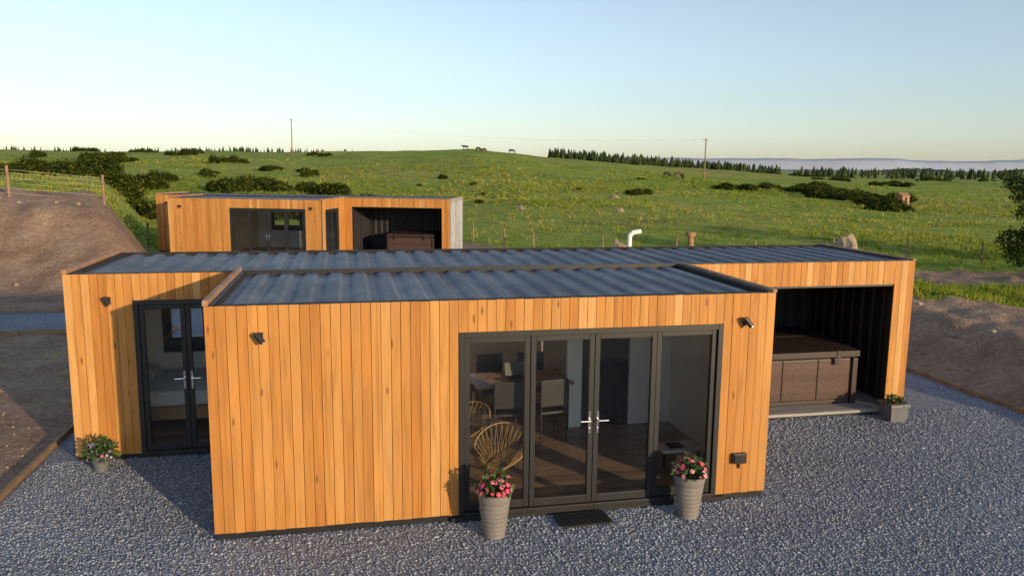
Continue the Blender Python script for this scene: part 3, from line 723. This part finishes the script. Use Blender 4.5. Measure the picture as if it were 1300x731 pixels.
# ------------------------------------------------------------------ cattle
def m_cow(dark):
    m,nt,o=newmat('cow_hide'); n_=noise(nt,objco(nt),.9,2,.4); cc=ramp(nt,n_,[(.62,(.02,.018,.016)),(.66,(.45,.42,.38))]) if dark else ramp(nt,n_,[(.4,(.07,.03,.015)),(.7,(.10,.05,.025))])
    bsdf(nt,o,cc,.7); return m
def cowmesh(graze,mat):
    Vv=[(-.85,0,1.22),(-.35,0,1.12),(.25,0,1.08),(.72,0,1.2)]; R_=[.26,.36,.38,.30]; E=[(0,1),(1,2),(2,3)]
    def add(pts,par):
        for p,r_ in pts: Vv.append(p); R_.append(r_); E.append((par,len(Vv)-1)); par=len(Vv)-1
        return par
    if graze: hd=add([((1.05,0,.95),.17),((1.25,0,.55),.13),((1.33,0,.35),.13),((1.42,0,.08),.085)],3)
    else: hd=add([((1.02,0,1.30),.17),((1.22,0,1.38),.14),((1.36,0,1.34),.13),((1.62,0,1.18),.085)],3)
    k=hd-1
    for sd in(-1,1):
        hp=Vv[k]; add([((hp[0]-.03,sd*.2,hp[2]+.06),.04)],k)
        add([((-.80,sd*.17,.85),.17),((-.68,sd*.18,.62),.10),((-.92,sd*.18,.42),.065),((-.86,sd*.18,.1),.05),((-.80,sd*.18,.02),.06)],0)
        add([((.70,sd*.17,.78),.14),((.70,sd*.17,.45),.08),((.70,sd*.17,.1),.05),((.75,sd*.17,.02),.06)],3)
    add([((-1.08,0,1.18),.035),((-1.14,0,.7),.025),((-1.14,0,.45),.045)],0)
    me=bpy.data.meshes.new('cow'); me.from_pydata(Vv,E,[]); o=bpy.data.objects.new('cowtmp',me); link(o)
    sm=o.modifiers.new('s','SKIN'); 
    for i_,r_ in enumerate(R_): me.skin_vertices[0].data[i_].radius=(r_*.85,r_*1.08)
    me.skin_vertices[0].data[0].use_root=True
    o.modifiers.new('d','SUBSURF').levels=1
    bpy.context.view_layer.update(); ev=o.evaluated_get(bpy.context.evaluated_depsgraph_get()); nm=bpy.data.meshes.new_from_object(ev); nm.materials.clear(); nm.materials.append(mat); bpy.data.objects.remove(o); return nm
try:
    cm=[cowmesh(True,m_cow(True)),cowmesh(False,m_cow(True)),cowmesh(True,m_cow(False))]
    for p,v,k,rz in [(590,188,1,2.9),(606,182,0,.6),(613,180,2,3.6),(648,182,0,.1),(843,140,0,.2),(857,143,2,3.1),(863,138,0,1.0)]:
        x,y=pix(p,v); o=link(bpy.data.objects.new('cow',cm[k])); o.location=(x,y,float(hgt(x,y))+.02); o.rotation_euler=(0,0,rz); o.scale=(.68,.68,.68)
except Exception as ex: print('cow fail',ex)
# ------------------------------------------------------------------ light, world, camera
az=math.radians(SUN_AZ); el=math.radians(SUN_EL)
sd=Vector((math.sin(az)*math.cos(el),-math.cos(az)*math.cos(el),math.sin(el)))
L=bpy.data.lights.new('sun','SUN'); L.energy=4.4; L.angle=math.radians(.6); L.color=(1,.72,.41); lo=link(bpy.data.objects.new('sun',L)); lo.rotation_euler=sd.to_track_quat('Z','Y').to_euler()
w=bpy.data.worlds.new('World'); SC.world=w; w.use_nodes=True; nt=w.node_tree; nt.nodes.clear()
sk=nt.nodes.new('ShaderNodeTexSky'); sk.sky_type='NISHITA'; sk.sun_disc=False; sk.sun_elevation=el; sk.sun_rotation=math.radians(180-SUN_AZ); sk.air_density=1.0; sk.dust_density=.5; sk.ozone_density=3.0
hs=nt.nodes.new('ShaderNodeHueSaturation'); hs.inputs['Saturation'].default_value=.64; hs.inputs['Value'].default_value=1.48; nt.links.new(sk.outputs[0],hs.inputs['Color'])
bg=nt.nodes.new('ShaderNodeBackground'); bg.inputs[1].default_value=.148; nt.links.new(hs.outputs[0],bg.inputs[0]); o=nt.nodes.new('ShaderNodeOutputWorld'); nt.links.new(bg.outputs[0],o.inputs[0])
p=(1.4921,-8.5732,4.0848); ya,pi_,ro=.2072,.1537,.0103
f=Vector((math.sin(ya)*math.cos(pi_),math.cos(ya)*math.cos(pi_),-math.sin(pi_))); r0=Vector((math.cos(ya),-math.sin(ya),0)); u0=r0.cross(f)
r=math.cos(ro)*r0+math.sin(ro)*u0; u=-math.sin(ro)*r0+math.cos(ro)*u0; b=-f
cam=bpy.data.cameras.new('camera'); co=link(bpy.data.objects.new('camera',cam)); cam.sensor_width=36; cam.lens=998.6/1300*36; cam.clip_end=20000; cam.clip_start=.1
co.matrix_world=Matrix(((r.x,u.x,b.x,p[0]),(r.y,u.y,b.y,p[1]),(r.z,u.z,b.z,p[2]),(0,0,0,1)))
SC.camera=co
SC.view_settings.view_transform='Standard'; SC.view_settings.look='None'; SC.view_settings.exposure=0
